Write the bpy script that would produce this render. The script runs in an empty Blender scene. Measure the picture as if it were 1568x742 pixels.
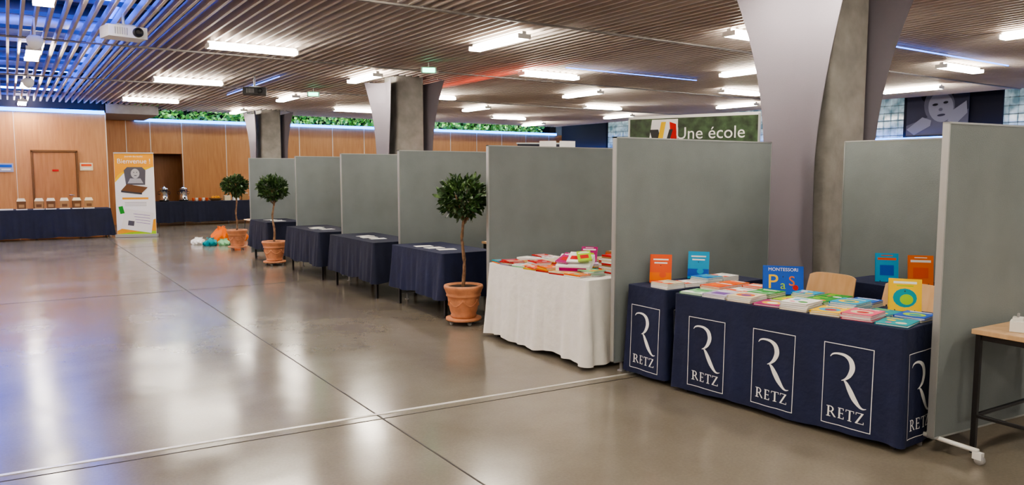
import bpy, math, random
from mathutils import Matrix, Vector
random.seed(7)
sc = bpy.context.scene
COL = sc.collection
try: sc.view_settings.look = 'AgX - Medium High Contrast'
except Exception as e: print("look", e)

# ------------------------------------------------------------ materials
def mat(name, col, rough=0.6, metal=0.0, noise=0.0, nscale=8.0, bump=0.0, bscale=60.0, spec=0.5, emis=None, estr=0.0, stretch=None):
    m = bpy.data.materials.new(name); m.use_nodes = True
    nt = m.node_tree; N = nt.nodes; L = nt.links
    b = N["Principled BSDF"]
    b.inputs["Base Color"].default_value = (*col, 1)
    b.inputs["Roughness"].default_value = rough
    b.inputs["Metallic"].default_value = metal
    b.inputs["Specular IOR Level"].default_value = spec
    if emis:
        b.inputs["Emission Color"].default_value = (*emis, 1)
        b.inputs["Emission Strength"].default_value = estr
    tc = N.new("ShaderNodeTexCoord"); mp = N.new("ShaderNodeMapping")
    L.new(tc.outputs["Object"], mp.inputs["Vector"])
    if stretch: mp.inputs["Scale"].default_value = stretch
    if noise > 0:
        n = N.new("ShaderNodeTexNoise"); n.inputs["Scale"].default_value = nscale; n.inputs["Detail"].default_value = 6
        L.new(mp.outputs["Vector"], n.inputs["Vector"])
        r = N.new("ShaderNodeValToRGB")
        r.color_ramp.elements[0].position = 0.3; r.color_ramp.elements[1].position = 0.7
        r.color_ramp.elements[0].color = (*[max(0, c*(1-noise)) for c in col], 1)
        r.color_ramp.elements[1].color = (*[min(1, c*(1+noise)) for c in col], 1)
        L.new(n.outputs["Fac"], r.inputs["Fac"]); L.new(r.outputs["Color"], b.inputs["Base Color"])
    if bump > 0:
        n2 = N.new("ShaderNodeTexNoise"); n2.inputs["Scale"].default_value = bscale; n2.inputs["Detail"].default_value = 4
        L.new(mp.outputs["Vector"], n2.inputs["Vector"])
        bp = N.new("ShaderNodeBump"); bp.inputs["Strength"].default_value = bump; bp.inputs["Distance"].default_value = 0.02
        L.new(n2.outputs["Fac"], bp.inputs["Height"]); L.new(bp.outputs["Normal"], b.inputs["Normal"])
    return m

def emat(name, col, s):
    return mat(name, (0.02, 0.02, 0.02), 0.5, emis=col, estr=s)

# floor : polished concrete
def floor_mat():
    m = bpy.data.materials.new("polished_concrete"); m.use_nodes = True
    nt = m.node_tree; N = nt.nodes; L = nt.links; b = N["Principled BSDF"]
    tc = N.new("ShaderNodeTexCoord")
    n = N.new("ShaderNodeTexNoise"); n.inputs["Scale"].default_value = 0.9; n.inputs["Detail"].default_value = 8; n.inputs["Roughness"].default_value = 0.65
    n2 = N.new("ShaderNodeTexNoise"); n2.inputs["Scale"].default_value = 60; n2.inputs["Detail"].default_value = 3
    n3 = N.new("ShaderNodeTexNoise"); n3.inputs["Scale"].default_value = 2.2; n3.inputs["Detail"].default_value = 2
    for q in (n, n2, n3): L.new(tc.outputs["Object"], q.inputs["Vector"])
    r = N.new("ShaderNodeValToRGB")
    r.color_ramp.elements[0].position = .3; r.color_ramp.elements[0].color = (.20, .173, .136, 1)
    r.color_ramp.elements[1].position = .72; r.color_ramp.elements[1].color = (.27, .238, .192, 1)
    L.new(n.outputs["Fac"], r.inputs["Fac"])
    mx = N.new("ShaderNodeMix"); mx.data_type = 'RGBA'; mx.blend_type = 'MULTIPLY'; mx.inputs[0].default_value = .25
    L.new(r.outputs["Color"], mx.inputs[6]); L.new(n2.outputs["Fac"], mx.inputs[7])
    L.new(mx.outputs[2], b.inputs["Base Color"])
    mr = N.new("ShaderNodeMapRange"); mr.inputs["From Min"].default_value = .3; mr.inputs["From Max"].default_value = .7
    mr.inputs["To Min"].default_value = .13; mr.inputs["To Max"].default_value = .24
    L.new(n.outputs["Fac"], mr.inputs["Value"]); L.new(mr.outputs["Result"], b.inputs["Roughness"])
    bp = N.new("ShaderNodeBump"); bp.inputs["Strength"].default_value = .10; bp.inputs["Distance"].default_value = .03
    L.new(n3.outputs["Fac"], bp.inputs["Height"]); L.new(bp.outputs["Normal"], b.inputs["Normal"])
    b.inputs["Specular IOR Level"].default_value = .8
    return m

def wood_mat(name, c1, c2, rough=.4):
    m = bpy.data.materials.new(name); m.use_nodes = True
    nt = m.node_tree; N = nt.nodes; L = nt.links; b = N["Principled BSDF"]
    tc = N.new("ShaderNodeTexCoord"); mp = N.new("ShaderNodeMapping"); mp.inputs["Scale"].default_value = (6, 6, .5)
    n = N.new("ShaderNodeTexNoise"); n.inputs["Scale"].default_value = 3; n.inputs["Detail"].default_value = 8; n.inputs["Distortion"].default_value = .6
    r = N.new("ShaderNodeValToRGB")
    r.color_ramp.elements[0].position = .3; r.color_ramp.elements[0].color = (*c1, 1)
    r.color_ramp.elements[1].position = .7; r.color_ramp.elements[1].color = (*c2, 1)
    L.new(tc.outputs["Object"], mp.inputs["Vector"]); L.new(mp.outputs["Vector"], n.inputs["Vector"])
    L.new(n.outputs["Fac"], r.inputs["Fac"]); L.new(r.outputs["Color"], b.inputs["Base Color"])
    b.inputs["Roughness"].default_value = rough
    return m

def glassblock_mat():
    m = bpy.data.materials.new("glass_block"); m.use_nodes = True
    nt = m.node_tree; N = nt.nodes; L = nt.links; b = N["Principled BSDF"]
    n = N.new("ShaderNodeTexNoise"); n.inputs["Scale"].default_value = 4
    tc = N.new("ShaderNodeTexCoord"); L.new(tc.outputs["Object"], n.inputs["Vector"])
    r = N.new("ShaderNodeValToRGB")
    r.color_ramp.elements[0].position = .35; r.color_ramp.elements[0].color = (.12, .20, .23, 1)
    r.color_ramp.elements[1].position = .65; r.color_ramp.elements[1].color = (.42, .53, .56, 1)
    L.new(n.outputs["Fac"], r.inputs["Fac"]); L.new(r.outputs["Color"], b.inputs["Base Color"])
    L.new(r.outputs["Color"], b.inputs["Emission Color"]); b.inputs["Emission Strength"].default_value = .6  # emission stands in for daylight coming through the blocks
    b.inputs["Roughness"].default_value = .1
    return m

M = {}
M['floor'] = floor_mat()
M['joint'] = mat("joint_dark", (.04, .034, .028), .6)
M['strip'] = mat("joint_metal", (.75, .72, .67), .35, .4)
M['wood'] = wood_mat("wall_wood", (.45, .195, .07), (.55, .265, .105))
M['door'] = wood_mat("door_wood", (.37, .15, .05), (.45, .20, .075))
M['tablewood'] = wood_mat("table_wood", (.50, .32, .17), (.62, .42, .24), .45)
M['chairwood'] = wood_mat("chair_wood", (.66, .38, .17), (.76, .48, .24), .4)
M['seam'] = mat("seam_alu", (.68, .62, .54), .4, .3)
M['plaster'] = mat("grey_plaster", (.34, .33, .35), .8, noise=.1)
M['darkwall'] = mat("dark_wall", (.012, .014, .03), .8)
M['void'] = mat("void_black", (.010, .010, .014), .9)
M['slat'] = mat("slat_paint", (.56, .485, .44), .5, noise=.06, nscale=1.5)
M['rail'] = mat("rail_paint", (.22, .20, .19), .5)
M['duct'] = mat("duct_steel", (.35, .36, .4), .35, .7)
M['concrete'] = mat("column_concrete", (.235, .225, .21), .75, noise=.28, nscale=3.2, bump=.35, bscale=14)
M['sail'] = mat("sail_fabric", (.175, .16, .19), .7, bump=.2, bscale=300)
M['panel'] = mat("panel_fabric", (.20, .228, .235), .85, noise=.07, nscale=3, bump=.3, bscale=260)
M['alu'] = mat("aluminium", (.42, .44, .44), .4, .6)
M['navy'] = mat("navy_cloth", (.009, .015, .055), .75, noise=.15, nscale=5, bump=.3, bscale=18)
M['black'] = mat("midnight_cloth", (.010, .014, .038), .8, noise=.15, nscale=4, bump=.25, bscale=18)
M['white_cloth'] = mat("white_cloth", (.80, .785, .75), .85, noise=.03, bump=.5, bscale=11)
M['white'] = mat("white_print", (.85, .85, .85), .6)
M['paper'] = mat("paper", (.80, .79, .75), .7)
M['steel'] = mat("black_steel", (.015, .015, .017), .45, .2)
M['terra'] = mat("terracotta", (.56, .24, .12), .75, noise=.18, nscale=9, bump=.3, bscale=30)
M['soil'] = mat("soil", (.035, .022, .014), .95, bump=.6, bscale=60)
M['bark'] = mat("bark", (.25, .15, .09), .85, noise=.35, nscale=18, bump=.5, bscale=50)
M['leaf'] = mat("leaf_dark", (.025, .065, .018), .38, noise=.4, nscale=9)
M['leaf2'] = mat("leaf_mid", (.065, .125, .035), .4, noise=.3, nscale=9)
M['ivy'] = mat("ivy", (.10, .32, .05), .5, noise=.5, nscale=3)
M['ivy2'] = mat("ivy_light", (.30, .58, .16), .5, noise=.4, nscale=3)
M['lamp'] = emat("lamp_tube", (1.0, .91, .77), 74)
M['blue'] = emat("led_blue", (.003, .17, 1.0), 14)
M['bluedim'] = emat("led_blue_void", (.04, .13, 1.0), 40)
M['bluesoft'] = emat("led_blue_soft", (.05, .2, 1.0), 6)
M['red'] = emat("led_red", (1.0, .07, .02), 22)
M['green_e'] = emat("exit_green", (.1, 1.0, .5), 9)
M['plant_fill'] = emat("plant_fill_glow", (.9, 1.0, .85), 60)  # glow for the bar added to brighten the ivy
M['plastic'] = mat("white_plastic", (.75, .75, .73), .4)
M['glassb'] = glassblock_mat()
M['mortar'] = mat("mortar", (.16, .17, .18), .8)
M['chrome'] = mat("chrome", (.7, .7, .7), .15, 1.0)
def C(name, *c, r=.6): M[name] = mat("paint_"+name, c, r, spec=.3)
C('orange', .80, .17, .01); C('coral', .75, .11, .03); C('blue1', .01, .09, .50); C('teal', .0, .28, .34); C('cyan', .01, .34, .62)
C('yellow', .88, .55, .01); C('green', .02, .28, .03); C('lime', .34, .58, .02); C('mint', .25, .55, .30); C('pink', .75, .10, .20)
C('magenta', .38, .01, .16); C('purple', .16, .06, .32); C('lav', .45, .38, .60); C('redc', .52, .01, .01); C('cream', .75, .66, .45)
C('brown', .16, .075, .03); C('dgreen', .015, .045, .02); C('grey', .35, .35, .35); C('photo', .10, .10, .12); C('photol', .45, .45, .48)
C('gold', .80, .36, .03); C('kraft', .35, .2, .09)
C('g1', .05, .05, .06); C('g2', .16, .16, .18); C('g3', .38, .38, .42); C('g4', .60, .60, .64)
C('b1', .012, .014, .03); C('b2', .06, .065, .12); C('b3', .16, .17, .26); C('b4', .34, .36, .50)
M['bannergreen'] = mat("banner_green", (.035, .07, .03), .5, noise=.8, nscale=7)

# ------------------------------------------------------------ mesh builder
class MB:
    def __init__(s): s.v = []; s.f = []; s.m = []; s.sm = []; s.mats = []
    def mi(s, k):
        if k not in s.mats: s.mats.append(k)
        return s.mats.index(k)
    def add(s, vs, fs, k, smooth=False, T=None):
        o = len(s.v)
        s.v += [tuple(T @ Vector(v)) if T is not None else tuple(v) for v in vs]
        i = s.mi(k)
        for f in fs:
            s.f.append([a+o for a in f]); s.m.append(i); s.sm.append(smooth)
    def box(s, c, d, k, T=None, rz=0.0):
        x, y, z = d[0]/2, d[1]/2, d[2]/2
        R = Matrix.Translation(c) @ Matrix.Rotation(rz, 4, 'Z')
        if T is not None: R = T @ R
        vs = [(-x,-y,-z),(x,-y,-z),(x,y,-z),(-x,y,-z),(-x,-y,z),(x,-y,z),(x,y,z),(-x,y,z)]
        s.add(vs, [(0,3,2,1),(4,5,6,7),(0,1,5,4),(1,2,6,5),(2,3,7,6),(3,0,4,7)], k, T=R)
    def lathe(s, prof, c, k, n=28, T=None, cap=True):
        vs = []; fs = []
        for (r, z) in prof:
            for i in range(n):
                a = 2*math.pi*i/n; vs.append((c[0]+r*math.cos(a), c[1]+r*math.sin(a), c[2]+z))
        for j in range(len(prof)-1):
            for i in range(n):
                a = j*n+i; b = j*n+(i+1) % n; fs.append((a, b, b+n, a+n))
        if cap:
            fs.append(tuple(reversed(range(n)))); fs.append(tuple(range((len(prof)-1)*n, len(prof)*n)))
        s.add(vs, fs, k, True, T)
    def tube(s, pts, r, k, n=8, T=None):
        pts = [Vector(p) for p in pts]; vs = []; fs = []
        rr = r if isinstance(r, (list, tuple)) else [r]*len(pts)
        for j, p in enumerate(pts):
            d = (pts[min(j+1, len(pts)-1)] - pts[max(j-1, 0)]).normalized()
            u = d.cross(Vector((0, 0, 1)))
            if u.length < .05: u = d.cross(Vector((0, 1, 0)))
            u.normalize(); w = d.cross(u)
            for i in range(n):
                a = 2*math.pi*i/n; vs.append(p + (u*math.cos(a)+w*math.sin(a))*rr[j])
        for j in range(len(pts)-1):
            for i in range(n):
                a = j*n+i; b = j*n+(i+1) % n; fs.append((a, a+n, b+n, b))
        fs.append(tuple(range(n))); fs.append(tuple(reversed(range((len(pts)-1)*n, len(pts)*n))))
        s.add(vs, fs, k, True, T)
    def poly(s, pts, k, T=None): s.add(pts, [tuple(range(len(pts)))], k, False, T)
    def finish(s, name, loc=(0, 0, 0), rz=0.0, bevel=0.0):
        me = bpy.data.meshes.new(name); me.from_pydata(s.v, [], s.f)
        for k in s.mats: me.materials.append(M[k])
        me.polygons.foreach_set("material_index", s.m); me.polygons.foreach_set("use_smooth", s.sm)
        me.update()
        o = bpy.data.objects.new(name, me); COL.objects.link(o); o.location = loc; o.rotation_euler = (0, 0, rz)
        if bevel > 0:
            b = o.modifiers.new("bevel", 'BEVEL'); b.width = bevel; b.segments = 2; b.limit_method = 'ANGLE'
        return o

def text_geo(txt, size):
    cu = bpy.data.curves.new("t", 'FONT'); cu.body = txt; cu.size = size; cu.align_x = 'CENTER'; cu.align_y = 'CENTER'; cu.resolution_u = 4
    ob = bpy.data.objects.new("t", cu); COL.objects.link(ob)
    dg = bpy.context.evaluated_depsgraph_get(); me = bpy.data.meshes.new_from_object(ob.evaluated_get(dg))
    vs = [tuple(v.co) for v in me.vertices]; fs = [tuple(p.vertices) for p in me.polygons]
    bpy.data.objects.remove(ob); bpy.data.curves.remove(cu); bpy.data.meshes.remove(me)
    return vs, fs

# ------------------------------------------------------------ room shell
def simple_box(name, c, d, k):
    b = MB(); b.box((0, 0, 0), d, k); return b.finish(name, c)
simple_box("floor", (6.5, 10.5, -.1), (28, 34, .2), 'floor')
def joint(name, x0, y0, x1, y1, w, k, h=.002):
    L = math.hypot(x1-x0, y1-y0); b = MB(); b.box((0, 0, 0), (L, w, h), k)
    return b.finish(name, ((x0+x1)/2, (y0+y1)/2, h/2), math.atan2(y1-y0, x1-x0))
def line_y(x): return 4.71 - .083*x
joint("trim_1", -6, line_y(-6), 6, line_y(6), .030, 'strip', .003)
joint("trim_2", -6, line_y(-6)-.10, 12, line_y(12)-.10, .007, 'joint')
joint("trim_3", 1.96, -4, 1.96, 25.8, .010, 'joint')
joint("trim_4", -6, 11.2, 19.8, 10.4, .008, 'joint')
joint("trim_5", -6, 18.2, 19.8, 17.4, .008, 'joint')
joint("trim_6", -4.0, -4, -4.0, 22, .008, 'joint')

b = MB(); b.box((-2.365, 23.1, 1.6), (9.27, .2, 3.2), 'wood')
for x in (-4.6, -3.4, -2.2, -1.0, .2): b.box((x, 22.996, 1.6), (.012, .01, 3.2), 'seam')
b.box((2.262, 22.996, 1.6), (.02, .012, 3.2), 'seam')
b.finish("wall_rear_left")
b = MB(); b.box((-2.365, 23.3, 3.8), (9.27, .2, 1.2), 'darkwall'); b.finish("wall_rear_left_upper")
b = MB(); b.box((2.22, 24.6, 1.7), (.1, 2.8, 3.4), 'wood'); b.finish("wall_return")
b = MB()
b.box((3.03, 26.1, 1.6), (1.54, .2, 3.2), 'wood')
b.box((4.24, 26.1, 2.7), (.88, .2, 1.0), 'wood')
b.box((12.34, 26.1, 1.6), (15.32, .2, 3.2), 'wood')
for x in (3.1, 3.78, 4.70, 6.05, 7.3, 8.5, 9.7, 10.9, 12.1, 13.3, 14.5, 15.7, 16.9, 18.1, 19.3): b.box((x, 25.994, 1.6), (.022, .014, 3.2), 'seam')
b.finish("wall_back")
b = MB(); b.box((4.24, 27.3, 1.1), (1.6, .1, 2.4), 'door'); b.box((3.85, 26.6, 1.1), (.05, .75, 2.16), 'door')
b.finish("door_2")
b = MB(); b.box((11.2, 27.2, 3.8), (18, .1, 1.2), 'darkwall'); b.finish("wall_back_upper")
b = MB(); b.box((11.2, 26.65, 3.17), (18, .88, .04), 'plaster'); b.finish("trim_ledge")
b = MB(); b.box((2.95, 24.55, 3.33), (1.3, 2.85, .26), 'plaster'); b.finish("trim_soffit")
simple_box("wall_front", (6.5, -4.6, 2.2), (28, .2, 4.4), 'plaster')
simple_box("wall_left", (-7.1, 9.5, 2.2), (.2, 28, 4.4), 'wood')
simple_box("ceiling", (6.5, 11.5, 4.45), (28, 32.5, .1), 'void')
b = MB(); b.box((20.15, 11, 2.2), (.2, 31, 4.4), 'mortar'); b.finish("wall_right")
b = MB()
for (ya, yb) in ((-3.5, 8.6), (11.0, 22.9)):
    y = ya
    while y < yb:
        z = 1.4
        while z < 4.3:
            b.box((20.03, y+.1, z+.1), (.06, .185, .185), 'glassb'); z += .2
        y += .2
b.finish("window_1", bevel=.015)
b = MB(); b.box((19.98, 24.5, 2.2), (.06, 2.9, 4.3), 'darkwall'); b.box((19.95, 9.8, 2.2), (.06, 2.4, 4.3), 'darkwall')
b.finish("curtain")
# portrait poster on the right wall (faces -X)
b = MB(); b.box((19.84, 10.1, 3.28), (.02, 1.55, 1.45), 'b2')
def pp(pts, k, d): b.poly([(19.83-d, 10.1-a, 3.28+h) for (a, h) in pts], k)
def ell(cx, cy, rx, ry, rot=0, n=24):
    return [(cx+rx*math.cos(t)*math.cos(rot)-ry*math.sin(t)*math.sin(rot), cy+rx*math.cos(t)*math.sin(rot)+ry*math.sin(t)*math.cos(rot)) for t in [2*math.pi*i/n for i in range(n)]]
pp([(-.77, -.72), (.77, -.72), (.77, -.1), (.3, -.3), (-.2, -.25), (-.77, -.45)], 'b3', .003)
pp(ell(.02, .36, .44, .28, .2), 'b1', .005)
pp(ell(.06, .02, .38, .46, .25), 'b3', .008); pp(ell(.10, -.02, .31, .38, .25), 'b4', .011)
pp([(-.34, .30), (-.2, .5), (.2, .52), (.42, .34), (.3, .34), (.1, .4), (-.15, .3)], 'b1', .014)
pp(ell(-.04, .05, .07, .03, .1), 'b1', .015); pp(ell(.22, .09, .06, .03, .1), 'b1', .015); pp(ell(.10, -.08, .05, .04), 'b3', .015); pp(ell(.12, -.22, .10, .03, .1), 'b2', .015)
pp([(-.75, -.55), (-.35, -.25), (-.12, -.34), (-.14, -.48), (-.55, -.7)], 'b4', .018)
pp([(.42, -.1), (.72, .1), (.75, -.2), (.5, -.45), (.28, -.38)], 'b4', .018)
b.box((19.83, 10.1, 4.02), (.05, 1.6, .04), 'steel'); b.box((19.83, 10.1, 2.55), (.05, 1.6, .04), 'steel')
b.finish("photo_poster")
b = MB(); b.box((19.8, 11, 2.49), (.05, 29, .07), 'blue'); b.finish("led_strip_right")
b = MB(); b.box((-2.36, 22.95, 3.20), (9.2, .06, .09), 'blue'); b.finish("led_strip_left")
b = MB(); b.box((11.5, 25.95, 3.23), (16.3, .06, .09), 'blue'); b.finish("led_strip_back")

b = MB()
b.box((1.045, 22.985, 1.06), (.94, .03, 2.12), 'door')
for x in (.545, 1.545): b.box((x, 22.97, 1.08), (.05, .06, 2.16), 'brown')
b.box((1.045, 22.97, 2.16), (1.05, .06, .05), 'brown')
b.box((1.05, 22.965, 1.66), (.14, .01, .05), 'redc')
b.tube([(1.44, 22.93, 1.02), (1.33, 22.93, 1.02)], .012, 'chrome'); b.tube([(1.44, 22.98, 1.02), (1.44, 22.93, 1.02)], .012, 'chrome')
b.finish("door_1")
def sign(name, x, z, w, h, k, k2):
    b = MB(); b.box((0, 0, 0), (w, .02, h), k); b.box((0, -.012, .04), (w*.8, .006, h*.3), k2); b.box((0, -.012, -.05), (w*.6, .006, h*.15), 'paper')
    b.finish(name, (x, 22.97, z))
sign("wall_sign", -.02, 1.73, .32, .22, 'b4', 'blue1'); sign("wall_sign", 1.76, 1.76, .3, .2, 'cream', 'coral')

# ------------------------------------------------------------ ceiling slats
COLS = [(6.5, 4.4), (6.5, 13.5), (6.5, 22.7)]
b = MB(); x = -6.9
while x < 18.4:
    yend = 22.9 if x < 2.3 else 24.3
    segs = [(-4.4, yend if x > 3.7 or x < 2.3 else 23.0)]
    if abs(x-6.5) < .34:
        segs = [(-4.4, 4.06), (4.74, 13.16), (13.84, 22.36), (23.04, yend)]
    for (a, c) in segs: b.box((x, (a+c)/2, 3.47), (.032, c-a, .10), 'slat')
    x += .14
b.finish("ceiling_slats")
b = MB(); y = -3.8
while y < 23:
    b.box((5.75, y, 3.55), (25.2, .05, .05), 'rail')
    y += 1.15
for yy in (3.0, 7.6, 12.2, 16.8): b.box((5.75, yy, 3.405), (25.2, .045, .02), 'rail')
b.finish("ceiling_rails")
b = MB()
for (y, r) in ((9.5, .22), (14.5, .28), (19.5, .22)):
    b.tube([(-6.8, y, 4.05), (18.5, y, 4.05)], r, 'duct', 16)
b.tube([(1.4, -3.5, 3.85), (1.4, 22.5, 3.85)], .10, 'duct', 12)
b.tube([(-1.4, -3.5, 3.9), (-1.4, 22.5, 3.9)], .18, 'duct', 12)
b.finish("ventilation_duct")
b = MB()
b.box((-.5, 12.5, 3.66), (.06, 18, .05), 'bluedim'); b.box((1.05, 14, 3.66), (.03, 13, .03), 'bluedim')
for yy in (6.2, 10.4, 13.0, 18.0, 22.2): b.box((-.3, yy, 3.66), (3.0, .05, .05), 'bluedim')
b.box((11.7, 6.0, 3.38), (4.6, .02, .015), 'bluesoft')
b.box((9.6, 10.3, 3.38), (3.2, .015, .012), 'bluesoft')
b.box((4.3, 16.2, 3.38), (.015, 4, .012), 'bluesoft')
b.finish("led_strip_void_blue")
b = MB(); b.box((7.6, 12.6, 3.7), (.08, 4.0, .05), 'red'); b.box((7.6, 4.2, 3.7), (.08, 2.6, .05), 'red'); b.finish("led_strip_void_red")

def lamp_mesh():
    b = MB(); b.box((0, 0, .045), (1.24, .06, .05), 'plastic'); b.box((0, 0, 0), (1.22, .17, .045), 'lamp')
    for sx in (-.62, .62): b.box((sx, 0, .005), (.02, .19, .06), 'plastic')
    return b.finish("ceiling_light")
first = lamp_mesh(); me = first.data; used = False
def put_lamp(x, y, r):
    global used
    if not used: o = first; used = True
    else: o = bpy.data.objects.new("ceiling_light", me); COL.objects.link(o)
    o.location = (x, y, 3.335); o.rotation_euler = (0, 0, r)
for x in (-4.8, .4, 5.6, 10.8, 16.0):
    for k in range(-3, 3):
        y = 13.3 + 4.6*k
        if -4 < y < 23: put_lamp(x, y, math.pi/2)
for x in (-2.2, 3.0, 8.25, 13.45):
    for k in range(-3, 3):
        y = 11.1 + 4.6*k
        if -4 < y < 23: put_lamp(x, y, 0)

# ------------------------------------------------------------ columns + sails
for (cx, cy) in COLS:
    b = MB(); r = .05; h = .29; pts = []
    for (sx, sy, a0) in ((1, 1, 0), (-1, 1, 90), (-1, -1, 180), (1, -1, 270)):
        for i in range(4):
            a = math.radians(a0+i*30); pts.append((sx*(h-r)+r*math.cos(a), sy*(h-r)+r*math.sin(a)))
    n = len(pts); zs = (0, 1.1, 2.2, 3.3, 4.39)
    vs = [(p[0], p[1], z) for z in zs for p in pts]
    fs = [(j*n+i, j*n+(i+1) % n, (j+1)*n+(i+1) % n, (j+1)*n+i) for j in range(4) for i in range(n)]
    b.add(vs, fs, 'concrete', True); b.finish("concrete_column", (cx, cy, 0))
    for sgn in (-1, 1):
        b = MB(); NU, NV = 16, 28; vs = []
        for side in (0, 1):
            for j in range(NV+1):
                z = .03 + 3.34*j/NV
                if z > 1.55: w = .27+.36*((z-1.55)/1.84)**1.9
                else: w = .27+.06*((1.55-z)/1.55)**1.6
                for i in range(NU+1):
                    q = -1+2*i/NU
                    bow = -.10*(1-q*q)
                    xo = sgn*(.46+bow*.9 + .10*max(0, (z-2.2)/1.2)**2*abs(q)) + sgn*side*.006
                    vs.append((xo, q*w, z + (.0 if j < NV else -.05*(1-q*q))))
        fs = []; S = (NU+1)*(NV+1)
        for side in (0, 1):
            for j in range(NV):
                for i in range(NU):
                    a = side*S+j*(NU+1)+i; fs.append((a, a+1, a+NU+2, a+NU+1))
        b.add(vs, fs, 'sail', True)
        b.tube([(sgn*.5, -.62, 3.36), (sgn*.3, -.62, 3.40)], .008, 'chrome'); b.tube([(sgn*.5, .62, 3.36), (sgn*.3, .62, 3.40)], .008, 'chrome')
        b.finish("fabric_sail", (cx, cy, 0))

# ------------------------------------------------------------ partitions
def partition(x, y, length=1.9, ang=0.0, wheels=False, z0=.08, H=1.88):
    b = MB(); t = .04
    b.box((length/2, 0, (z0+H)/2), (length-.02, t-.004, H-z0-.02), 'panel')
    for (px, w) in ((.005, .010), (length-.005, .010)): b.box((px, 0, (z0+H)/2), (w, t, H-z0), 'alu')
    for pz in (z0+.005, H-.005): b.box((length/2, 0, pz), (length, t, .010), 'alu')
    if wheels:
        for px in (.06, length-.06):
            b.tube([(px, -.24, .075), (px, .1, .075)], .014, 'plastic')
            b.box((px, -.24, .05), (.03, .05, .04), 'plastic')
            b.lathe([(.006, -.012), (.026, -.012), (.026, .012), (.006, .012)], (0, 0, 0), 'grey', 16, Matrix.Translation((px, -.25, .027)) @ Matrix.Rotation(math.pi/2, 4, 'Y'))
            b.lathe([(.015, 0), (.015, .075)], (px, .1, 0), 'grey', 12)
    else:
        for px in (.1, length-.1): b.lathe([(.03, 0), (.03, .01), (.012, .015), (.012, z0+.01)], (px, 0, 0), 'grey', 14)
    return b.finish("display_partition", (x, y, 0), ang)
partition(4.33, 2.15, 1.9, math.radians(-6), True)
partition(3.96, 4.475, 1.9)
for (x, y) in ((4.08, 6.55), (4.05, 8.6), (4.05, 10.55), (4.05, 12.65), (3.82, 14.7)): partition(x, y)
partition(6.22, 2.1, 1.85, math.pi/2)
partition(6.5, 6.6, 1.85, math.pi/2); partition(6.4, 8.7, 1.85, math.pi/2); partition(6.4, 10.7, 1.85, math.pi/2)

# ------------------------------------------------------------ cloth tables
def ribbon(pts, n=40):
    out = []; P = [pts[0]]+pts+[pts[-1]]; seg = len(pts)-1
    for i in range(n+1):
        t = i/n*seg; k = min(int(t), seg-1); f = t-k
        a, b_, c, d = P[k], P[k+1], P[k+2], P[k+3]
        out.append(tuple(.5*((2*b_[m])+(-a[m]+c[m])*f+(2*a[m]-5*b_[m]+4*c[m]-d[m])*f*f+(-a[m]+3*b_[m]-3*c[m]+d[m])*f**3) for m in range(3)))
    return out
def serif_letters():
    polys = []
    h = .066
    def R_(x0, y0, x1, y1): polys.append([(x0, y0), (x1, y0), (x1, y1), (x0, y1)])
    s = .010; f = .004
    x = -.112
    R_(x+.004, 0, x+.004+s, h); R_(x-.003, 0, x+.022, f); R_(x-.003, h-f, x+.024, h)
    arc_o = [(x+.020+.020*math.sin(t), h*.72+.28*h*math.cos(t)) for t in [math.pi*i/8 for i in range(9)]]
    arc_i = [(x+.020+.011*math.sin(t), h*.72+.20*h*math.cos(t)) for t in [math.pi*i/8 for i in range(9)]]
    for i in range(8): polys.append([arc_o[i], arc_o[i+1], arc_i[i+1], arc_i[i]])
    R_(x+.012, h-f, x+.022, h); R_(x+.012, h*.44, x+.022, h*.51)
    polys.append([(x+.021, h*.46), (x+.031, h*.46), (x+.054, 0), (x+.043, 0)])
    x = -.048
    R_(x+.004, 0, x+.004+s, h); R_(x, 0, x+.036, f); R_(x, h-f, x+.034, h); R_(x+.012, h*.48, x+.030, h*.54)
    R_(x+.033, 0, x+.037, .014); R_(x+.031, h-.013, x+.035, h); R_(x+.028, h*.42, x+.031, h*.60)
    x = .000
    R_(x+.020, 0, x+.020+s, h); R_(x+.013, 0, x+.037, f); R_(x, h-f, x+.050, h); R_(x, h-.014, x+.0035, h); R_(x+.0465, h-.014, x+.050, h)
    x = .060
    R_(x, h-f, x+.046, h); R_(x, h-.014, x+.0035, h); R_(x-.002, 0, x+.048, f); R_(x+.0445, 0, x+.048, .014)
    polys.append([(x-.002, f*.5), (x+.010, f*.5), (x+.046, h-f*.5), (x+.034, h-f*.5)])
    vs = []; fs = []
    for p in polys:
        o = len(vs); vs += p; fs.append((o, o+1, o+2, o+3))
    return vs, fs
RETZ_TXT = serif_letters()
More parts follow.
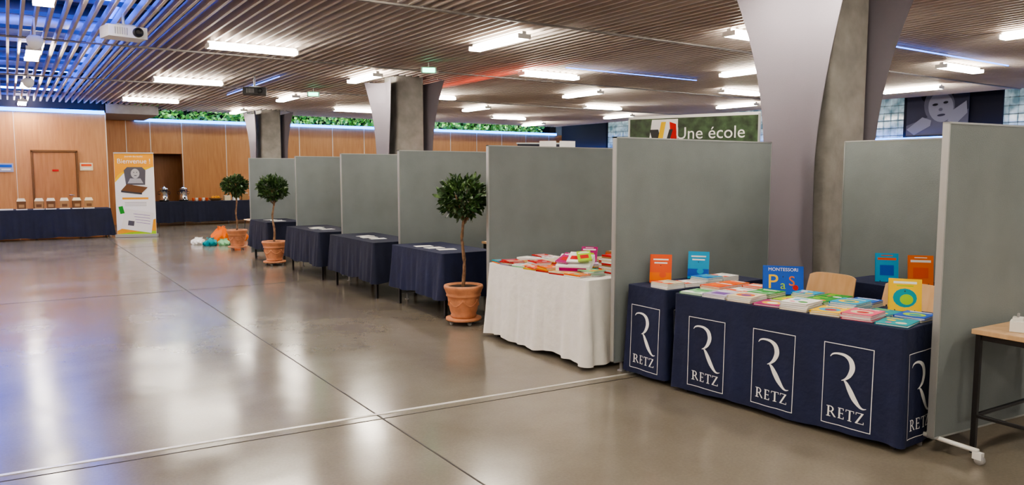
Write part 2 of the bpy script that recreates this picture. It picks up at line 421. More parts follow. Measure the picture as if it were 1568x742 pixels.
def logo_geo():
    W, Hh = .31, .50; out = []
    def quad(x0, y0, x1, y1):
        nseg = 8
        if abs(x1-x0) > abs(y1-y0):
            vs = []; [vs.extend([(x0+(x1-x0)*i/nseg, y0), (x0+(x1-x0)*i/nseg, y1)]) for i in range(nseg+1)]
            fs = [(2*i, 2*i+2, 2*i+3, 2*i+1) for i in range(nseg)]
        else:
            vs = []; [vs.extend([(x0, y0+(y1-y0)*i/nseg), (x1, y0+(y1-y0)*i/nseg)]) for i in range(nseg+1)]
            fs = [(2*i, 2*i+1, 2*i+3, 2*i+2) for i in range(nseg)]
        out.append((vs, fs))
    t = .0045
    quad(-W/2, -Hh/2, W/2, -Hh/2+t); quad(-W/2, Hh/2-t, W/2, Hh/2); quad(-W/2, -Hh/2, -W/2+t, Hh/2); quad(W/2-t, -Hh/2, W/2, Hh/2)
    def rib(pts):
        c = ribbon(pts); vs = []
        for i, p in enumerate(c):
            q = c[min(i+1, len(c)-1)]; r = c[max(i-1, 0)]
            dx = (q[0]-r[0])*W; dy = (q[1]-r[1])*Hh; l = math.hypot(dx, dy) or 1
            x = (p[0]-.5)*W; y = (p[1]-.5)*Hh; w = p[2]*W/2
            vs += [(x-dy/l*w, y+dx/l*w), (x+dy/l*w, y-dx/l*w)]
        fs = [(2*i, 2*i+1, 2*i+3, 2*i+2) for i in range(len(c)-1)]
        out.append((vs, fs))
    rib([(.14, .83, .01), (.19, .865, .03), (.30, .88, .04), (.44, .87, .06), (.55, .82, .095), (.59, .73, .105), (.54, .64, .08), (.46, .585, .04), (.38, .56, .012)])
    rib([(.42, .572, .01), (.48, .54, .06), (.56, .46, .10), (.65, .37, .10), (.75, .30, .06), (.83, .275, .03), (.90, .285, .01)])
    vs, fs = RETZ_TXT
    out.append(([(v[0]*1.05, v[1]-.205) for v in vs], fs))
    return out
LOGO = logo_geo()

def cloth_table(name, cx, cy, L, D, rz, H=.72, zb=.03, amp=.02, flare=.03, k='black', logos=(), seed=1, hemvar=.01, legs=True):
    b = MB(); r = .02
    rnd = random.Random(seed); ph = [rnd.uniform(0, 6.28) for _ in range(6)]
    per = []
    def edge(x0, y0, x1, y1, nx, ny, q0):
        l = math.hypot(x1-x0, y1-y0); n = max(6, int(l/.012))
        for i in range(n+1): per.append((x0+(x1-x0)*i/n, y0+(y1-y0)*i/n, nx, ny, q0+r+(l)*i/n))
    def arc(cx_, cy_, a0, q):
        for i in range(1, 5):
            a = math.radians(a0+i*18); per.append((cx_+r*math.cos(a), cy_+r*math.sin(a), math.cos(a), math.sin(a), q-r+2*r*i/5))
    hx, hy = L/2, D/2
    edge(-hx+r, -hy, hx-r, -hy, 0, -1, 0); arc(hx-r, -hy+r, -90, L)
    edge(hx, -hy+r, hx, hy-r, 1, 0, L); arc(hx-r, hy-r, 0, L+D)
    edge(hx-r, hy, -hx+r, hy, 0, 1, L+D); arc(-hx+r, hy-r, 90, 2*L+D)
    edge(-hx, hy-r, -hx, -hy+r, -1, 0, 2*L+D); arc(-hx+r, -hy+r, 180, 2*L+2*D)
    corners = [0, L, L+D, 2*L+D, 2*L+2*D]
    def off(q, t):
        f = amp*(t**.8)*(math.sin(q*13+ph[0]+.8*t)*.5+math.sin(q*29+ph[1]+1.2*t)*.35+math.sin(q*47+ph[2]-t)*.25+math.sin(q*5+ph[3])*.4)
        cdist = min(abs(q-c) for c in corners)
        return max(f + flare*t + amp*1.6*t*math.exp(-(cdist/.05)**2), .002)
    NZ = 18; n = len(per); vs = []; fs = []
    for j in range(NZ+1):
        t = j/NZ
        for p in per:
            hem = hemvar*(math.sin(p[4]*7+ph[4])+.5*math.sin(p[4]*17+ph[5]))
            zbot = zb + hem + (abs(hemvar) if zb < .06 else 0)
            o = off(p[4], t); z = H-(H-zbot)*t
            vs.append((p[0]+p[2]*o, p[1]+p[3]*o, z))
    for j in range(NZ):
        for i in range(n):
            fs.append((j*n+i, (j+1)*n+i, (j+1)*n+(i+1) % n, j*n+(i+1) % n))
    b.add(vs, fs, k, True)
    b.add([(p[0], p[1], H+.004) for p in per], [tuple(range(n))], k)
    b.add([(p[0], p[1], H+.004) for p in per]+[(p[0]+p[2]*off(p[4], 0), p[1]+p[3]*off(p[4], 0), H) for p in per], [(i, n+i, n+(i+1) % n, (i+1) % n) for i in range(n)], k, True)
    if legs:
        b.box((0, 0, H-.03), (L-.03, D-.03, .03), 'tablewood')
        for sx in (-1, 1):
            for sy in (-1, 1): b.box((sx*(hx-.07), sy*(hy-.07), (H-.04)/2), (.028, .028, H-.04), 'steel')
    for (face, c) in logos:
        for (v2, f2) in LOGO:
            out = []
            for (u, w) in v2:
                z = .325 + w
                t = (H-z)/(H-zb)
                if face == 'front':
                    x = c+u; q = x+hx; o = off(q, t)+.003; out.append((x, -hy-o, z))
                else:
                    y = c+u; q = L+y+hy; o = off(q, t)+.003; out.append((hx+o, y, z))
            b.add(out, f2, 'white')
    return b.finish(name, (cx, cy, 0), rz)

R90 = -math.pi/2
ang = math.atan2(2.22-3.86, 4.15-4.02)
ux, uy = math.cos(ang), math.sin(ang); nx, ny = -uy, ux
LB = 1.645; DB = .66
bx = 4.02+ux*LB/2+nx*DB/2; by = 3.86+uy*LB/2+ny*DB/2
cloth_table("display_table_logo_cloth", bx, by, LB, DB, ang, amp=.009, flare=.012, k='navy', logos=[('front', -.53), ('front', 0.0), ('front', .50), ('side', -.13)], seed=3, hemvar=.006)
cloth_table("side_table_logo_cloth", 4.6, 4.175, .42, 1.12, R90, amp=.011, flare=.014, k='navy', logos=[('front', 0), ('side', -.33)], seed=5, hemvar=.006)
cloth_table("display_table_navy_cloth", 5.90, 2.95, 1.3, .5, R90, amp=.01, k='navy', seed=6)
cloth_table("display_table_white_cloth", 4.21, 5.42, 1.5, .70, R90, H=.725, amp=.030, flare=.034, k='white_cloth', seed=9, hemvar=.012)
cloth_table("display_table_dark_cloth", 4.22, 7.80, 1.30, .68, R90, zb=.22, amp=.022, k='navy', seed=11, hemvar=.012)
cloth_table("display_table_dark_cloth", 4.12, 9.55, 1.55, .68, R90, zb=.22, amp=.022, k='black', seed=12, hemvar=.012)
cloth_table("display_table_dark_cloth", 4.12, 11.55, 1.55, .68, R90, zb=.22, amp=.022, k='black', seed=13, hemvar=.012)
cloth_table("display_table_dark_cloth", 4.10, 13.95, 1.1, .68, R90, zb=.22, amp=.022, k='black', seed=14, hemvar=.012)
cloth_table("buffet_table_dark_cloth", -.0-.35, 21.45, 4.9, .8, 0, zb=.04, amp=.03, k='black', seed=15)
cloth_table("buffet_table_dark_cloth", 5.25, 25.0, 3.2, .75, 0, zb=.1, amp=.03, k='black', seed=16)

def wood_table(x, y, w, d, rz=0, H=.72):
    b = MB(); b.box((0, 0, H-.014), (w, d, .028), 'tablewood'); b.box((0, 0, H-.045), (w-.05, d-.05, .035), 'steel')
    for sx in (-1, 1):
        for sy in (-1, 1): b.box((sx*(w/2-.03), sy*(d/2-.03), (H-.03)/2), (.028, .028, H-.03), 'steel')
        b.box((sx*(w/2-.03), 0, .22), (.02, d-.06, .02), 'steel')
    b.box((0, d/2-.03, .22), (w-.06, .02, .02), 'steel')
    return b.finish("wooden_table", (x, y, 0), rz, .003)
wood_table(4.83, 1.42, .72, 1.2, math.radians(-3))
for (x, y) in ((5.35, 7.7), (5.35, 9.7), (5.35, 11.7)): wood_table(x, y, .6, 1.1)
wood_table(5.3, 5.5, .6, 1.1)

# ------------------------------------------------------------ chairs
def chair(x, y, rz):
    b = MB()
    def sheet(fn, nu, nv, th, k):
        vs = []
        for s_ in (0, 1):
            for j in range(nv+1):
                for i in range(nu+1):
                    p, nrm = fn(i/nu, j/nv); vs.append(tuple(Vector(p)+Vector(nrm)*th*s_))
        S = (nu+1)*(nv+1); fs = []
        for j in range(nv):
            for i in range(nu):
                a = j*(nu+1)+i; fs.append((a, a+nu+1, a+nu+2, a+1)); fs.append((S+a, S+a+1, S+a+nu+2, S+a+nu+1))
        for i in range(nu): fs.append((i, i+1, S+i+1, S+i)); a = nv*(nu+1)+i; fs.append((a+1, a, S+a, S+a+1))
        for j in range(nv): a = j*(nu+1); fs.append((a+nu+1, a, S+a, S+a+nu+1)); a += nu; fs.append((a, a+nu+1, S+a+nu+1, S+a))
        b.add(vs, fs, k, False)
    def seat(u, v): return ((u-.5)*.40*(1-.08*(1-v)), -.2+.40*v, .445+.02*(2*u-1)**2-.03*max(0, .25-v)), (0, 0, 1)
    def back(u, v):
        q = 2*u-1; return (q*.205*(1-.05*v), .21+.05*v+.03*(1-q*q)-.03, .60+.22*v-.022*q**6*(1 if v > .5 else -1)*abs(2*v-1)), (0, 1, .1)
    sheet(seat, 12, 10, .010, 'chairwood'); sheet(back, 16, 8, .010, 'chairwood')
    for sx in (-1, 1):
        b.tube([(sx*.17, -.2, .01), (sx*.165, -.17, .43), (sx*.16, .12, .43)], .011, 'steel')
        b.tube([(sx*.19, .24, .01), (sx*.175, .17, .43), (sx*.17, .19, .6), (sx*.165, .255, .76)], .011, 'steel')
    b.tube([(-.16, -.1, .43), (.16, -.1, .43)], .010, 'steel'); b.tube([(-.17, .15, .43), (.17, .15, .43)], .010, 'steel')
    return b.finish("stacking_chair", (x, y, 0), rz)
chair(5.05, 3.42, R90); chair(5.05, 2.78, R90+.05)
chair(-.5, 22.4, 0); chair(5.0, 18.8, -1.2)

# ------------------------------------------------------------ books
def book_geo(b, w, h, t, k, T, art=0, k2='white', k3='yellow'):
    b.box((0, 0, .0012), (w, h, .0024), k, T); b.box((0, 0, t-.0012), (w, h, .0024), k, T)
    b.box((-w/2+.0012, 0, t/2), (.0024, h, t), k, T); b.box((.002, 0, t/2), (w-.008, h-.008, t-.005), 'paper', T)
    z = t+.0006
    def circ(cx, cy, r, kk, zz=z):
        b.poly([(cx+r*math.cos(a*math.pi/8), cy+r*.9*math.sin(a*math.pi/8), zz) for a in range(16)], kk, T)
    if art == 0:
        b.box((0, h*.3, z), (w*.8, h*.08, .001), k2, T); b.box((0, -h*.1, z), (w*.6, h*.36, .001), k3, T); b.box((0, h*.42, z), (w*.5, h*.03, .001), k2, T)
    elif art == 1:
        circ(0, -.02, w*.36, k2); circ(w*.05, -.03, w*.2, k3, z+.001); b.box((0, h*.38, z), (w*.7, h*.07, .001), 'white', T); b.box((0, h*.28, z), (w*.5, h*.03, .001), k3, T)
    elif art == 2:
        b.box((0, -h*.28, z), (w, h*.28, .001), k2, T); b.box((0, h*.2, z), (w*.6, h*.05, .001), k3, T); b.box((0, h*.32, z), (w*.7, h*.05, .001), k3, T)
        circ(w*.1, -h*.22, w*.16, k, z+.001)
    elif art == 3:
        b.box((-w*.2, h*.33, z), (w*.5, h*.08, .001), k2, T); circ(w*.2, -.05, w*.17, k3); circ(-w*.2, .01, w*.14, k2); circ(-w*.15, -h*.3, w*.1, 'pink')

books = MB(); rnd = random.Random(4)
def on_big(s, d, w, h, t, k, art, k2, k3, jit=0, n=1):
    x = 4.02+ux*s+nx*d; y = 3.86+uy*s+ny*d
    for i in range(n):
        T = Matrix.Translation((x, y, .726+i*t*1.02)) @ Matrix.Rotation(ang+jit+rnd.uniform(-.06, .06), 4, 'Z')
        book_geo(books, w, h, t, k if i == n-1 else rnd.choice((k, 'white', 'cream')), T, art, k2, k3)
row1 = [('mint', 2, 'white', 'green'), ('lav', 0, 'white', 'purple'), ('cream', 1, 'orange', 'purple'), ('magenta', 1, 'yellow', 'white'), ('white', 3, 'cyan', 'green'), ('yellow', 1, 'cyan', 'redc'), ('pink', 1, 'cream', 'redc'), ('teal', 3, 'yellow', 'cream')]
row2 = [('coral', 0, 'white', 'orange'), ('white', 2, 'coral', 'grey'), ('green', 2, 'mint', 'white'), ('lime', 1, 'yellow', 'magenta'), ('green', 3, 'lime', 'orange'), ('cyan', 1, 'yellow', 'teal'), ('teal', 3, 'lime', 'yellow'), ('blue1', 1, 'lime', 'teal')]
row3 = [('orange', 0, 'white', 'coral'), ('coral', 0, 'cream', 'white'), None, ('cyan', 3, 'white', 'yellow'), ('green', 3, 'lime', 'white'), ('blue1', 0, 'white', 'cyan'), None, None]
for i, (k, a, k2, k3) in enumerate(row1): on_big(.115+i*.203, .13, .180, .225, .013, k, a, k2, k3, .10, (1, 2, 3, 1, 4, 2, 3, 1)[i])
for i, (k, a, k2, k3) in enumerate(row2): on_big(.115+i*.203, .365, .176, .215, .013, k, a, k2, k3, .0, (3, 2, 3, 1, 3, 4, 1, 2)[i])
for i, r_ in enumerate(row3):
    if r_: on_big(.115+i*.203, .56, .17, .15, .013, r_[0], r_[1], r_[2], r_[3], 0, 3)
books.finish("display_books")

def standing_book(x, y, w, h, k, art, k2, k3, rz, lean=.32, z=.727, txt=None, tk='yellow'):
    b = MB(); T = Matrix.Rotation(math.pi/2-lean, 4, 'X') @ Matrix.Translation((0, h/2, -.018))
    book_geo(b, w, h, .018, k, T, art, k2, k3)
    if txt:
        vs, fs = text_geo(txt, .034); b.add([(v[0], v[1]+h*.36, .021) for v in vs], fs, 'white', T=T)
        vs, fs = text_geo("P", .15); b.add([(v[0]-.07, v[1]-.02, .0215) for v in vs], fs, 'yellow', T=T)
        vs, fs = text_geo("a", .09); b.add([(v[0]+.0, v[1]-.04, .0215) for v in vs], fs, 'lime', T=T)
        vs, fs = text_geo("S", .10); b.add([(v[0]+.06, v[1]-.01, .0215) for v in vs], fs, 'orange', T=T)
        b.poly([(.085+.02*math.cos(a), -.055+.02*math.sin(a), .0215) for a in [i*math.pi/6 for i in range(12)]], 'redc', T)
    b.tube([(-w*.3, -.02, .006), (-w*.3, .10, .006)], .003, 'steel', 6); b.tube([(w*.3, -.02, .006), (w*.3, .10, .006)], .003, 'steel', 6)
    b.tube([(0, .10, .006), (0, .04, h*.6)], .003, 'steel', 6)
    b.tube([(-w*.3, .10, .006), (w*.3, .10, .006)], .003, 'steel', 6)
    return b.finish("standing_book", (x, y, z+.001), rz)
standing_book(4.61, 3.37, .28, .21, 'blue1', 4, 'blue1', 'white', math.radians(-50), .35, txt="MONTESSORI")
standing_book(4.28, 4.27, .17, .23, 'coral', 2, 'orange', 'white', math.radians(-48), .3)
standing_book(4.70, 4.26, .17, .23, 'cyan', 2, 'blue1', 'white', math.radians(-52), .3)
standing_book(4.68, 2.52, .19, .21, 'yellow', 1, 'teal', 'lime', math.radians(-58), .35)
standing_book(5.84, 3.30, .17, .23, 'cyan', 0, 'coral', 'blue1', math.radians(-50), .2)
standing_book(5.90, 3.06, .18, .23, 'orange', 0, 'white', 'coral', math.radians(-50), .2)
standing_book(5.98, 2.80, .19, .22, 'lime', 1, 'yellow', 'white', math.radians(-45), .2)
standing_book(4.44, 5.36, .15, .15, 'magenta', 0, 'white', 'lime', math.radians(-50), .5, z=.78)

b = MB(); rnd = random.Random(12)
for (x, y, n, k) in ((4.16, 4.07, 3, 'cream'), (4.37, 4.07, 2, 'white'), (4.58, 4.06, 4, 'cyan'), (4.82, 4.1, 3, 'white')):
    for i in range(n): book_geo(b, .17, .19, .014, k if i == n-1 else 'white', Matrix.Translation((x, y, .726+i*.0145)) @ Matrix.Rotation(R90+rnd.uniform(-.1, .1), 4, 'Z'), 2, 'coral' if k != 'cyan' else 'blue1', 'grey')
b.finish("display_books")
b = MB()
ks = ['cream', 'coral', 'white', 'redc', 'yellow', 'orange', 'lav', 'mint', 'white', 'white', 'magenta', 'gold', 'g4', 'teal']
for i in range(7):
    for j in range(4):
        n = rnd.choice((1, 2, 2, 3, 4)); x = 3.95+.165*j+rnd.uniform(-.01, .01); y = 6.08-.195*i
        if j >= 2 and i > 4: continue
        for q in range(n): book_geo(b, .15, .19, .011, rnd.choice(ks), Matrix.Translation((x, y, .731+q*.0113)) @ Matrix.Rotation(rnd.uniform(-.3, .3), 4, 'Z'), rnd.randrange(4), rnd.choice(ks), rnd.choice(ks))
for (X_, Y_, n_) in ((4.36, 4.90, 11), (4.48, 5.08, 8)):
    for q in range(n_): book_geo(b, .15, .18, .014, ('redc', 'white', 'cream', 'white', 'kraft')[q % 5], Matrix.Translation((X_, Y_, .731+q*.0143)) @ Matrix.Rotation(rnd.uniform(-.1, .1), 4, 'Z'), 2, 'white', 'pink')
T0 = Matrix.Translation((4.10, 5.12, .785)) @ Matrix.Rotation(-.9, 4, 'Z') @ Matrix.Rotation(.35, 4, 'X')
b.box((0, 0, .03), (.30, .24, .06), 'white', T0); b.box((0, -.122, .03), (.24, .003, .03), 'magenta', T0)
for q in range(3): book_geo(b, .12, .19, .012, ('magenta', 'white', 'lime')[q], T0 @ Matrix.Translation((-.08+.08*q, .01, .064+.013*q)) @ Matrix.Rotation(.3*(q-1), 4, 'Z'), 0, 'white', 'redc')
b.finish("display_books")
b = MB()
for i in range(4):
    for q in range(4+i % 3): book_geo(b, .16, .22, .016, rnd.choice(('green', 'blue1', 'coral', 'kraft')), Matrix.Translation((5.25, 5.85-i*.25, .721+q*.0163)) @ Matrix.Rotation(rnd.uniform(-.1, .1), 4, 'Z'), 0)
b.finish("display_books")
for (x, y) in ((4.1, 7.75), (4.05, 9.5), (4.05, 11.5), (4.05, 13.9)):
    b = MB()
    for i in range(3): b.box((rnd.uniform(-.03, .05), i*.24-.2, .0015), (.21, .15, .002), 'paper', rz=rnd.uniform(-.3, .3))
    b.finish("paper_sheets", (x, y, .7245))

# ------------------------------------------------------------ potted laurel trees
def tree(x, y, seed, s=1.0):
    r = random.Random(seed); b = MB()
    b.lathe([(.02, .05), (.19, .05), (.19, .075), (.02, .075)], (0, 0, 0), 'terra', 28)
    for i in range(4):
        a = i*math.pi/2+.5; b.lathe([(.004, -.01), (.022, -.01), (.022, .01), (.004, .01)], (0, 0, 0), 'grey', 12, Matrix.Translation((.14*math.cos(a), .14*math.sin(a), .0225)) @ Matrix.Rotation(math.pi/2, 4, 'Y'))
        b.box((.14*math.cos(a), .14*math.sin(a), .042), (.03, .03, .02), 'steel')
    prof = [(.02, .075), (.125, .075), (.135, .085), (.138, .10), (.132, .112), (.145, .15), (.158, .21), (.168, .27), (.172, .30), (.183, .305), (.186, .315), (.18, .325), (.19, .345), (.197, .37), (.207, .385), (.210, .405), (.205, .42), (.185, .42), (.178, .395), (.02, .392)]
    b.lathe(prof, (0, 0, 0), 'terra', 44)
    b.lathe([(.001, .398), (.176, .398)], (0, 0, 0), 'soil', 28, cap=False)
    for i in range(6):
        a0 = i*math.pi/3; pts = []
        for j in range(11):
            a = a0+j/10*math.pi/3; z = .262-.055*math.sin(j/10*math.pi); rr = .172-(.262-z)*.25-.002; pts.append((rr*math.cos(a), rr*math.sin(a), z))
        b.tube(pts, [.005+.006*math.sin(j/10*math.pi) for j in range(11)], 'terra', 8)
        b.lathe([(.003, .012), (.014, .008), (.018, 0)], (0, 0, 0), 'terra', 12, Matrix.Translation((.168*math.cos(a0), .168*math.sin(a0), .265)) @ Matrix.Rotation(a0, 4, 'Z') @ Matrix.Rotation(math.pi/2, 4, 'Y'))
    pts = []
    for j in range(14):
        z = .39+j*.06; pts.append((.010*math.sin(j*.8+seed), .010*math.cos(j*.6+seed), z))
    b.tube(pts, [.020-.0006*j for j in range(14)], 'bark', 10)
    b.tube([(p[0]+.014*math.cos(i*.9), p[1]+.014*math.sin(i*.9), p[2]) for i, p in enumerate(pts)], .009, 'bark', 8)
    C0 = Vector((0, 0, 1.335))
    for i in range(22):
        d = Vector((r.gauss(0, 1), r.gauss(0, 1), r.gauss(.1, .8))).normalized()
        st = Vector(pts[-1-r.randrange(3)]); e = C0+Vector((d.x*.2, d.y*.2, d.z*.17)); b.tube([st, (st+e)/2+Vector((0, 0, .01)), e], [.007, .005, .003], 'bark', 6)
    for kk, cnt in (('leaf', 560), ('leaf2', 400)):
        vs = []; fs = []
        for i in range(cnt):
            d = Vector((r.gauss(0, 1), r.gauss(0, 1), r.gauss(0, 1))).normalized()
            rad = r.uniform(.45, 1.0)**.6; lump = 1+.14*math.sin(d.x*6+seed)+.12*math.sin(d.y*7+d.z*5)
            p = C0+Vector((d.x*.215, d.y*.215, d.z*.175))*rad*lump
            dr = (d+Vector((r.gauss(0, .5), r.gauss(0, .5), r.gauss(.25, .5)))).normalized()
            sd = dr.cross(Vector((r.gauss(0, 1), r.gauss(0, 1), r.gauss(0, 1)))).normalized(); up = sd.cross(dr)
            l = r.uniform(.07, .11); w = l*.17; o = len(vs)
            for (a, ww, hh) in ((0, 0, 0), (.3, .85, .02), (.6, 1, .04), (.85, .55, .02), (1, 0, -.05)):
                c = p+dr*l*a+up*hh*l*1.5
                if ww == 0: vs.append(c)
                else: vs.append(c-sd*w*ww+up*.003); vs.append(c+sd*w*ww+up*.003)
            fs += [(o, o+2, o+1), (o+1, o+2, o+4, o+3), (o+3, o+4, o+6, o+5), (o+5, o+6, o+7)]
        b.add(vs, fs, kk)
    o = b.finish("potted_laurel_tree", (x, y, 0), seed); o.scale = (s, s, s); return o
tree(3.96, 6.84, 1); tree(3.80, 13.12, 2); tree(3.93, 16.2, 3)

# ------------------------------------------------------------ roll-up banner (welcome)
b = MB(); W = .92
b.box((0, 0, .04), (W+.04, .16, .07), 'alu'); b.box((0, .03, 1.07), (.03, .02, 2.02), 'alu'); b.box((0, 0, 2.085), (W, .025, .03), 'alu')
b.box((0, 0, 1.07), (W-.01, .004, 2.01), 'white')
def bp(pts, k, d=.004): b.poly([(p[0], -d, p[1]) for p in pts], k)
bp([(-.45, 1.42)]+[(-.45+.9*i/14, 1.42+.34*(i/14)**.5+.05*math.sin(i*.45)) for i in range(1, 15)]+[(.45, 2.07), (-.45, 2.07)], 'gold')
bp([(-.45, 1.36), (-.45, 1.42)]+[(-.45+.9*i/14, 1.42+.34*(i/14)**.5+.05*math.sin(i*.45)) for i in range(1, 15)]+[(.45, 1.74), (.1, 1.72), (-.25, 1.58)], 'yellow', .005)
vs, fs = text_geo("Bienvenue !", .165); b.add([(v[0], -.008, v[1]+1.88) for v in vs], fs, 'white')
vs, fs = text_geo("journée des écoles", .055); b.add([(v[0], -.008, v[1]+2.0) for v in vs], fs, 'white')
bp([(-.20, 1.3), (.24, 1.3), (.26, 1.66), (.18, 1.74), (-.16, 1.74), (-.24, 1.66)], 'photo', .007)
bp([(.02+.10*math.cos(a), 1.58+.12*math.sin(a)) for a in [i*math.pi/8 for i in range(16)]], 'photol', .010)
bp([(-.02, 1.6), (.0, 1.6), (.0, 1.62), (-.02, 1.62)], 'g1', .012); bp([(.05, 1.6), (.07, 1.6), (.07, 1.62), (.05, 1.62)], 'g1', .012); bp([(-.01, 1.52), (.06, 1.52), (.05, 1.535), (0, 1.535)], 'g1', .012)
bp([(-.16, 1.34), (.2, 1.34), (.14, 1.46), (-.1, 1.46)], 'g3', .010)
bp([(-.32, 1.16), (.16, 1.10), (.30, 1.24), (-.18, 1.32)], 'brown', .012); bp([(-.32, 1.12), (.16, 1.06), (.16, 1.10), (-.32, 1.16)], 'g1', .012)
bp([(-.3, .94), (.3, .94), (.3, .99), (-.3, .99)], 'gold')
for i in range(3): bp([(-.25, .86-i*.04), (.25, .86-i*.04), (.25, .872-i*.04), (-.25, .872-i*.04)], 'grey')
bp([(-.45, .08), (.45, .08), (.45, .46), (.2, .36), (-.1, .34), (-.45, .16)], 'gold', .005); bp([(-.45, .08), (.45, .08), (.45, .16), (-.1, .13)], 'lime', .0065)
bp([(-.36, .22), (.34, .10), (.42, .60), (-.24, .72)], 'paper', .009)
bp([(-.36, .58), (-.26, .6), (-.3, .78), (-.4, .76)], 'green', .010); bp([(-.2, .3), (-.06, .28), (-.04, .40), (-.18, .42)], 'photo', .011)
for i in range(4): bp([(-.06+i*.02, .58-i*.07), (.32, .53-i*.07), (.32, .54-i*.07), (-.06+i*.02, .59-i*.07)], 'purple', .012)
b.finish("rollup_banner", (2.62, 20.75, 0), math.radians(-22))

# event banner behind partitions
b = MB()
b.box((0, 0, 1.25), (2.1, .03, 2.46), 'bannergreen'); b.box((0, 0, 2.5), (2.14, .05, .045), 'white')
for sx in (-1, 1): b.box((sx*1.06, 0, 1.25), (.03, .05, 2.5), 'alu'); b.box((sx*.9, 0, .02), (.06, .5, .03), 'alu')
vs, fs = text_geo("Une école", .27); b.add([(v[0]+.30, -.022, v[1]+2.22) for v in vs], fs, 'white')
vs, fs = text_geo("pour tous", .27); b.add([(v[0]+.30, -.022, v[1]+1.88) for v in vs], fs, 'white')
def bq(pts, k, d): b.poly([(p[0], -d, p[1]) for p in pts], k)
bq([(-.74, 1.9), (-.22, 1.9), (-.22, 2.46), (-.66, 2.46)], 'white', .020); bq([(-.6, 1.95), (-.45, 1.95), (-.55, 2.3), (-.7, 2.3)], 'steel', .022); bq([(-.34, 2.15), (-.23, 2.1), (-.25, 2.38), (-.36, 2.42)], 'redc', .022)
bq([(-.56, 2.1), (-.48, 2.1), (-.42, 2.42), (-.50, 2.42)], 'yellow', .024); bq([(-.46, 1.95), (-.40, 1.95), (-.30, 2.3), (-.36, 2.3)], 'steel', .025)
b.finish("event_banner", (9.1, 8.45, 0), math.radians(-66))

b = MB()
for i, r_ in enumerate((-.25, .25)):
    b.box((i*.5, 0, 1.35), (.42, .03, 2.1), 'white', rz=r_); b.box((i*.5, 0, .15), (.04, .4, .3), 'steel', rz=r_)
b.finish("folding_screen", (11.4, 15.4, 0), -.5)
b = MB(); b.box((0, 0, 1.2), (1.5, .06, 2.4), 'darkwall'); b.box((0, 0, 2.42), (1.55, .09, .04), 'alu'); b.finish("dark_partition", (12.6, 17.2, 0), -.5)

# ------------------------------------------------------------ buffet stuff
for i, x in enumerate((.42, .78, 1.02, 1.30, 1.56, 1.82)):
    b = MB(); w = .17
    vs = [(-w/2, -.05, 0), (w/2, -.05, 0), (w/2, .05, 0), (-w/2, .05, 0), (-w/2*1.08, -.055, .2), (w/2*1.08, -.055, .2), (w/2*1.08, .055, .2), (-w/2*1.08, .055, .2), (-w*.4, -.012, .27), (w*.4, -.012, .27), (w*.4, .012, .27), (-w*.4, .012, .27)]
    fs = [(0, 3, 2, 1), (0, 1, 5, 4), (1, 2, 6, 5), (2, 3, 7, 6), (3, 0, 4, 7), (4, 5, 9, 8), (5, 6, 10, 9), (6, 7, 11, 10), (7, 4, 8, 11), (8, 9, 10, 11)]
    b.add(vs[:], fs[:5], 'kraft' if i % 2 else 'brown'); b.add(vs[:], fs[5:], 'cream')
    b.box((0, -.054, .09), (.11, .004, .07), 'brown' if i % 2 else 'kraft'); b.box((0, -.06, .01), (.22, .10, .02), 'white')
    b.finish("gift_bag", (x-.18, 21.25, .725), rnd.uniform(-.2, .2))
b = MB(); b.box((0, 0, .004), (.5, .3, .006), 'cyan'); b.box((.6, 0, .012), (.35, .25, .022), 'paper'); b.finish("paper_sheets", (-.7, 21.3, .725))
def urn(x, y):
    b = MB(); b.lathe([(.1, 0), (.13, .01), (.13, .05), (.12, .06), (.12, .36), (.13, .365), (.13, .38), (.09, .42), (.03, .435), (.03, .46), (.01, .47)], (0, 0, 0), 'chrome', 28)
    b.lathe([(.122, .0), (.135, 0), (.135, .05), (.122, .05)], (0, 0, .0), 'steel', 24)
    b.tube([(0, -.12, .09), (0, -.18, .09), (0, -.18, .06)], .012, 'steel'); b.box((0, -.17, .12), (.02, .02, .05), 'steel')
    for s_ in (-1, 1): b.tube([(s_*.12, 0, .3), (s_*.17, 0, .29), (s_*.17, 0, .23), (s_*.12, 0, .22)], .01, 'steel')
    b.finish("coffee_urn", (x, y, .725))
urn(3.95, 25.0); urn(4.5, 25.0)
b = MB()
for i in range(5): b.lathe([(.03, 0), (.04, .09), (.04, .1)], (i*.1, 0, 0), 'white' if i % 2 else 'coral', 12)
b.finish("paper_cups", (4.75, 24.85, .725))
b = MB(); b.lathe([(.12, 0), (.2, .07), (.21, .09), (.19, .09), (.12, .02)], (0, 0, 0), 'kraft', 20)
for i in range(16):
    a = i*2.4; rr = .03+.10*((i % 5)/5); b.lathe([(.012, -.03), (.035, -.012), (.035, .012), (.012, .03)], (rr*math.cos(a), rr*math.sin(a), .08+.02*(i % 3)), 'gold', 10)
b.finish("bread_basket", (5.45, 25.0, .725))
b = MB()
for i in range(5): b.box((i*.27, .02*(i % 2), .07+.02*(i % 3)), (.18, .2, .14+.04*(i % 3)), ('cream', 'white', 'kraft', 'orange', 'white')[i]); b.box((i*.27, .02*(i % 2), .145+.04*(i % 3)), (.19, .21, .015), 'paper')
b.finish("catering_boxes", (5.8, 25.05, .725))

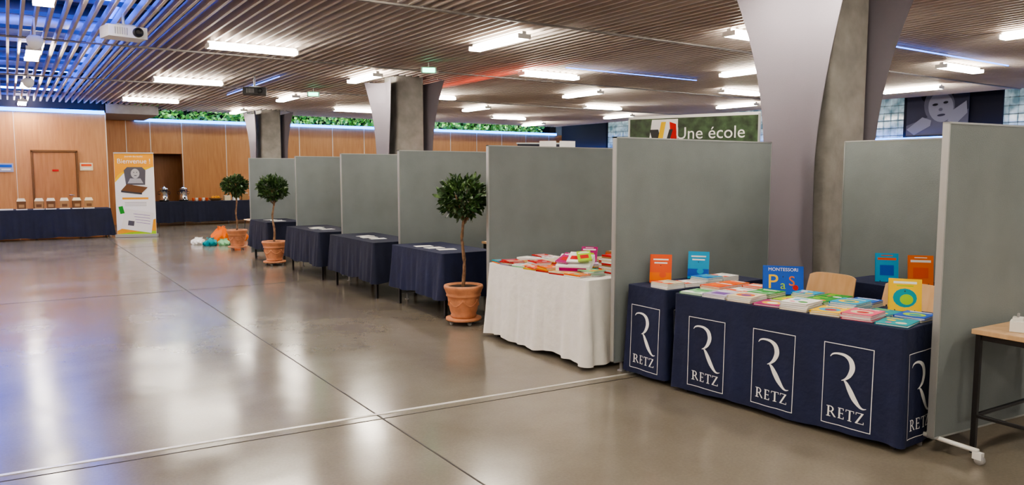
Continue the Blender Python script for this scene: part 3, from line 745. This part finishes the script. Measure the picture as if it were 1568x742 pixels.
def bag(x, y, k, s, seed, sq=1.0):
    b = MB(); n, mz = 26, 12; vs = []; fs = []
    for j in range(mz+1):
        t = j/mz; rad = s*(.9+.25*math.sin(t*3.1))*(1-t**4*.75)
        for i in range(n):
            a = 2*math.pi*i/n; q = rad*(1+.16*math.sin(3*a+seed+t*2)+.10*math.sin(7*a+t*6)+.05*math.sin(11*a-t*9)); vs.append((q*math.cos(a), q*.75*math.sin(a), t*s*1.1*sq*(1+.18*math.sin(a*2+seed))))
    for j in range(mz):
        for i in range(n): fs.append((j*n+i, j*n+(i+1) % n, (j+1)*n+(i+1) % n, (j+1)*n+i))
    fs.append(tuple(reversed(range(n)))); fs.append(tuple(range(mz*n, mz*n+n))); b.add(vs, fs, k, False)
    for s_ in (-1, 1): b.tube([(-.06, s_*.02, s*1.0*sq), (-.07, s_*.06, s*1.25*sq), (.02, s_*.07, s*1.3*sq), (.06, s_*.03, s*1.0*sq)], .006, k, 6)
    b.finish("shopping_bag", (x, y, 0), seed)
bag(3.66, 17.45, 'teal', .17, 1, .8); bag(4.0, 17.95, 'orange', .26, 2, 1.15); bag(4.42, 18.2, 'orange', .2, 3); bag(3.5, 17.9, 'white', .15, 4, .8); bag(3.92, 17.35, 'mint', .14, 5, .8)

b = MB(); b.box((0, 0, .03), (.085, .07, .06), 'plastic'); b.box((.0, 0, .07), (.055, .05, .02), 'plastic'); b.lathe([(.006, .08), (.006, .1)], (-.012, 0, 0), 'grey', 8); b.lathe([(.006, .08), (.006, .1)], (.012, 0, 0), 'grey', 8)
b.tube([(.04, 0, .01), (.1, -.03, .006), (.15, .02, .006), (.2, 0, .006)], .004, 'plastic'); b.finish("power_adapter", (4.64, 1.86, .721), .3, .004)

# ------------------------------------------------------------ ceiling mounted things
def projector(x, y, z, k, rz, s=1):
    b = MB(); b.box((0, 0, 0), (.42*s, .30*s, .13*s), k)
    b.lathe([(.055*s, 0), (.055*s, .04*s), (.042*s, .045*s), (.03*s, .02*s)], (0, 0, 0), 'steel', 20, Matrix.Translation((.1*s, -.15*s, 0)) @ Matrix.Rotation(math.pi/2, 4, 'X'))
    for i in range(6): b.box((-.14*s+i*.025*s, -.152*s, 0), (.010*s, .006, .08*s), 'grey')
    b.tube([(0, 0, .06*s), (0, 0, 3.42-z)], .018, 'alu'); b.box((0, 0, .08*s), (.2*s, .2*s, .02), 'alu')
    b.finish("ceiling_projector", (x, y, z), rz, .012)
projector(1.2, 9.85, 3.2, 'plastic', .2); projector(3.95, 14.6, 3.12, 'steel', -.3)
for (x, y) in ((.35, 10.6), (.38, 15.4)):
    b = MB(); b.tube([(0, 0, .05), (0, 0, .29)], .012, 'plastic'); b.lathe([(.06, .08), (.085, .05), (.085, 0), (.07, -.04), (.03, -.075), (.005, -.085)], (0, 0, 0), 'plastic', 22)
    b.finish("dome_camera", (x, y, 3.12))
for (x, y) in ((5.9, 11.3), (5.6, 16.1)):
    b = MB(); b.box((0, 0, 0), (.26, .06, .10), 'plastic'); b.box((0, -.032, 0), (.2, .008, .07), 'green_e'); b.box((0, 0, .085), (.02, .02, .08), 'plastic'); b.finish("exit_light", (x, y, 3.29), -.4)

# ------------------------------------------------------------ living plants behind back wall
b = MB(); r = random.Random(5)
for kk, cnt in (('ivy', 2600), ('ivy2', 1800)):
    vs = []; fs = []
    for i in range(cnt):
        p = Vector((r.uniform(3.4, 19.2), r.uniform(26.2, 26.85), 3.22+r.random()**1.1*.72))
        d = Vector((r.gauss(0, 1), r.gauss(-.5, .6), r.gauss(.3, 1))).normalized(); sd = d.cross(Vector((r.gauss(0, 1), r.gauss(0, 1), r.gauss(0, 1)))).normalized()
        l = r.uniform(.10, .22); w = l*.3; o = len(vs); vs += [p, p+d*l*.5-sd*w, p+d*l, p+d*l*.5+sd*w]; fs.append((o, o+1, o+2, o+3))
    b.add(vs, fs, kk)
b.finish("ivy_planting")
b = MB(); b.box((11.5, 25.75, 3.95), (15.5, .06, .04), 'plant_fill'); b.finish("added_plant_fill")  # added glowing bar, hidden above the slats, brightens the ivy

# ------------------------------------------------------------ world, camera
w = bpy.data.worlds.new("world"); sc.world = w; w.use_nodes = True
w.node_tree.nodes["Background"].inputs[0].default_value = (.05, .055, .07, 1); w.node_tree.nodes["Background"].inputs[1].default_value = .3
cam = bpy.data.cameras.new("camera"); co = bpy.data.objects.new("camera", cam); COL.objects.link(co)
cam.sensor_width = 36; cam.lens = 26.4; cam.clip_end = 200
co.location = (0, 0, 1.6); co.rotation_euler = (math.radians(90-5.3), 0, math.radians(-33.8))
sc.camera = co
